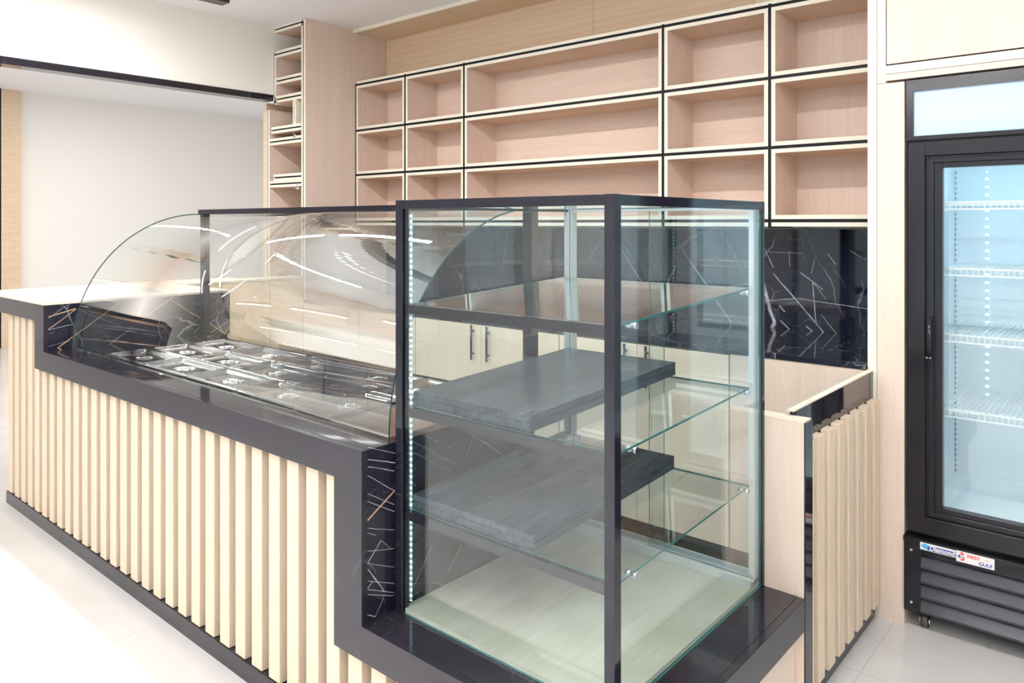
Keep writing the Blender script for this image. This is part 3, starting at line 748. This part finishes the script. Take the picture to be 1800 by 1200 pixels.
# rear posts: black skin outside, aluminium section inside
for (a, b2) in ((X0, X0+0.012), (X1-0.012, X1)):
    p_ = B(a, b2, Y1-0.014, Y1, ZP, Z1).build('post', mat['frame'], dc)
for (a, b2) in ((X0+0.013, X0+0.045), (X1-0.030, X1-0.013)):
    m_ = MB(); m_.box(a, b2, Y1-0.050, Y1-0.015, ZP+0.02, Z1-0.027); m_.box(a+0.012, a+0.016, Y1-0.053, Y1-0.05, ZP+0.02, Z1-0.027)
    o = m_.build('rear_upright', mat['alu'], dc); o['label'] = 'pale aluminium rear upright'
zt0 = Z1-0.0255
m_ = MB()
m_.box(X0+pw, X1-pw, Y0+0.001, Y0+0.026, zt0, Z1-0.001)
m_.build('top_rail', mat['frame'], dc)
B(X1-0.026, X1-0.001, Y0+pw, Y1-0.0145, zt0, Z1-0.001).build('top_rail', mat['frame'], dc)
B(X0+0.001, X0+0.026, Y0+pw, Y1-0.0145, zt0, Z1-0.001).build('top_rail', mat['frame'], dc)
m_ = MB(); m_.box(X0+0.03, X1-0.03, Y1-0.05, Y1-0.002, zt0, Z1-0.001); o = m_.build('top_rail', mat['alu'], dc)
m_ = MB(); m_.pane(X0+0.027, X1-0.027, Y0+0.027, Y1-0.051, zt0+0.004, zt0+0.010); m_.build('top_glass', [mat['glass'], mat['glassedge']], dc)
m_ = MB(); m_.pane(X0+pw, X1-pw, Y0+0.006, Y0+0.012, ZP+0.001, zt0); m_.build('front_glass', [mat['glass'], mat['glassedge']], dc)
m_ = MB(); m_.pane(X1-0.012, X1-0.006, Y0+pw, Y1-0.0145, ZP+0.001, zt0); m_.build('side_glass', [mat['glass'], mat['glassedge']], dc)
m_ = MB(); m_.pane(X0+0.006, X0+0.012, Y0+pw, Y1-0.0145, ZP+0.001, zt0); m_.build('side_glass', [mat['glass'], mat['glassedge']], dc)
# rear sliding doors in an aluminium track
m_ = MB(); m_.box(X0+0.03, X1-0.013, Y1-0.075, Y1-0.015, ZP+0.0145, ZP+0.030); m_.box(X0+0.03, X1-0.013, Y1-0.075, Y1-0.069, ZP+0.03, ZP+0.042)
m_.box(X0+0.03, X1-0.013, Y1-0.024, Y1-0.018, ZP+0.03, ZP+0.048)
m_.build('door_track', mat['alu'], dc)
m_ = MB(); m_.pane(X0+0.046, -1.255, Y1-0.063, Y1-0.058, ZP+0.031, zt0-0.001); m_.build('sliding_door', [mat['glass'], mat['glassedge']], dc)
m_ = MB(); m_.pane(-1.325, X1-0.031, Y1-0.040, Y1-0.035, ZP+0.031, zt0-0.001); m_.build('sliding_door', [mat['glass'], mat['glassedge']], dc)
B(X0+0.014, X1-0.014, Y0+0.0135, Y1-0.016, ZP+0.001, ZP+0.014).build('base_panel', mat['basew'], dc)
# crossbars and glass shelves (slightly higher at the back)
SH = [(1.309, 1.347), (1.012, 1.043), (0.712, 0.745)]
for (za, zb) in SH:
    B(X0+pw, X1-pw, Y0+0.013, Y0+0.028, za-0.020, za+0.006).build('crossbar', mat['frame'], dc)
    m_ = MB(); xa, xb = X0+0.030, X1-0.016; ya, yb = Y0+0.034, Y1-0.078; tt = 0.006
    vs = m_.box(xa, xb, ya, yb, 0, tt)
    for v in vs: v.co.z += za+(zb-za)*(v.co.y-ya)/(yb-ya)
    m_.bm.normal_update(); m_.bm.faces.ensure_lookup_table()
    for f in m_.bm.faces: f.material_index = 0 if abs(f.normal.z) > 0.9 else 1
    s_ = m_.build('glass_shelf', [mat['glass'], mat['glassedge']], dc)
    for yy in (1.562, 2.205):
        zz = za+(zb-za)*(yy-ya)/(yb-ya)
        for sx_ in (-1, 1):
            xe = X1-0.012 if sx_ > 0 else X0+0.012
            m_ = MB(); m_.tube((xe, yy, zz-0.008), (xe-sx_*0.010, yy, zz-0.008), 0.0085); m_.tube((xe-sx_*0.010, yy, zz-0.008), (xe-sx_*0.017, yy, zz-0.008), 0.006)
            m_.tube((xe-sx_*0.017, yy, zz-0.008), (xe-sx_*0.030, yy, zz-0.008), 0.0075)
            o = m_.build('shelf_support', mat['chrome'], s_)
# vertical led strips in the front left corner, cool white dots
m_ = MB(); m_.box(X0+pw, X0+pw+0.007, Y0+0.030, Y0+0.034, ZP+0.03, zt0-0.01)
m_.build('lit_dot_strip', mat['leddots'], dc)

def board(name_label, zf, zb, xl, xr, y0, y1, h):
    m_ = MB(); vs = m_.box(xl, xr, y0, y1, 0, h*0.52); vs += m_.box(xl+0.0015, xr-0.0015, y0+0.0015, y1-0.0015, h*0.52, h*0.56); vs += m_.box(xl, xr, y0, y1, h*0.56, h)
    ya, yb = Y0+0.034, Y1-0.078
    for v in vs: v.co.z += 0.0075+zf+(zb-zf)*(v.co.y-ya)/(yb-ya)
    o = m_.build('black_board', mat['board'], bevel=0.0015)
    tag(o, name_label, 'board', 'black boards in the display case')
    return o
board('thick black wood board lying on the middle glass shelf, the upper of two', *SH[1], -1.652, -1.212, Y0+0.036, 2.235, 0.042)
board('thick black wood board lying on the lowest glass shelf, the lower of two', *SH[2], -1.652, -1.200, Y0+0.036, 2.205, 0.042)

# dark cable dropping behind the right end of the curved glass
# ------------------------------------------------------------------ ceiling fittings
LB = ['nearest the opening, front row', 'middle of the front row', 'right end of the front row', 'left of the middle row', 'centre of the middle row', 'right of the middle row', 'nearest the shop window']
for (x, y, h, ax), lb in zip(LINES, LB):
    t = thing('linear_light', 'suspended black linear light, '+lb, 'ceiling light', (x, y, ZL), 'suspended linear lights')
    m_ = MB(); m_.box(x-h, x+h, y-0.03, y+0.03, ZL, ZL+0.05); m_.build('housing', mat['frame'], t)
    for sx_ in (-1, 1):
        m_ = MB(); m_.tube((x+sx_*h*0.7, y, ZL+0.05), (x+sx_*h*0.7, y, ZC-0.002), 0.003, 6); m_.build('wire', mat['frame'], t)
for (x, y, h, ax), lb in zip(AISLE, ('left', 'middle', 'right')):
    t = thing('linear_light', 'white linear light on the ceiling over the counter, the %s one' % lb, 'ceiling light', (x, y, ZC-0.07), 'linear lights over the counter')
    B(x-h, x+h, y-0.035, y+0.035, ZC-0.072, ZC-0.001).build('housing', mat['white'], t)
for (x, y), lb in zip(FAR, ('near left', 'near right', 'far left', 'far right')):
    t = thing('linear_light', 'added white linear light on the ceiling beyond the opening, %s one' % lb, 'ceiling light', (x, y, ZA-0.07), 'added linear lights beyond the opening')
    B(x-0.035, x+0.035, y-0.76, y+0.76, ZA-0.072, ZA-0.001).build('housing', mat['white'], t)
t = thing('track_light', 'black ceiling fitting just entering the top edge of the picture', 'ceiling light', (-4.75, 2.5, ZC-0.06))
B(-4.80, -4.70, 2.30, 2.585, ZC-0.03, ZC-0.001).build('housing', mat['frame'], t)
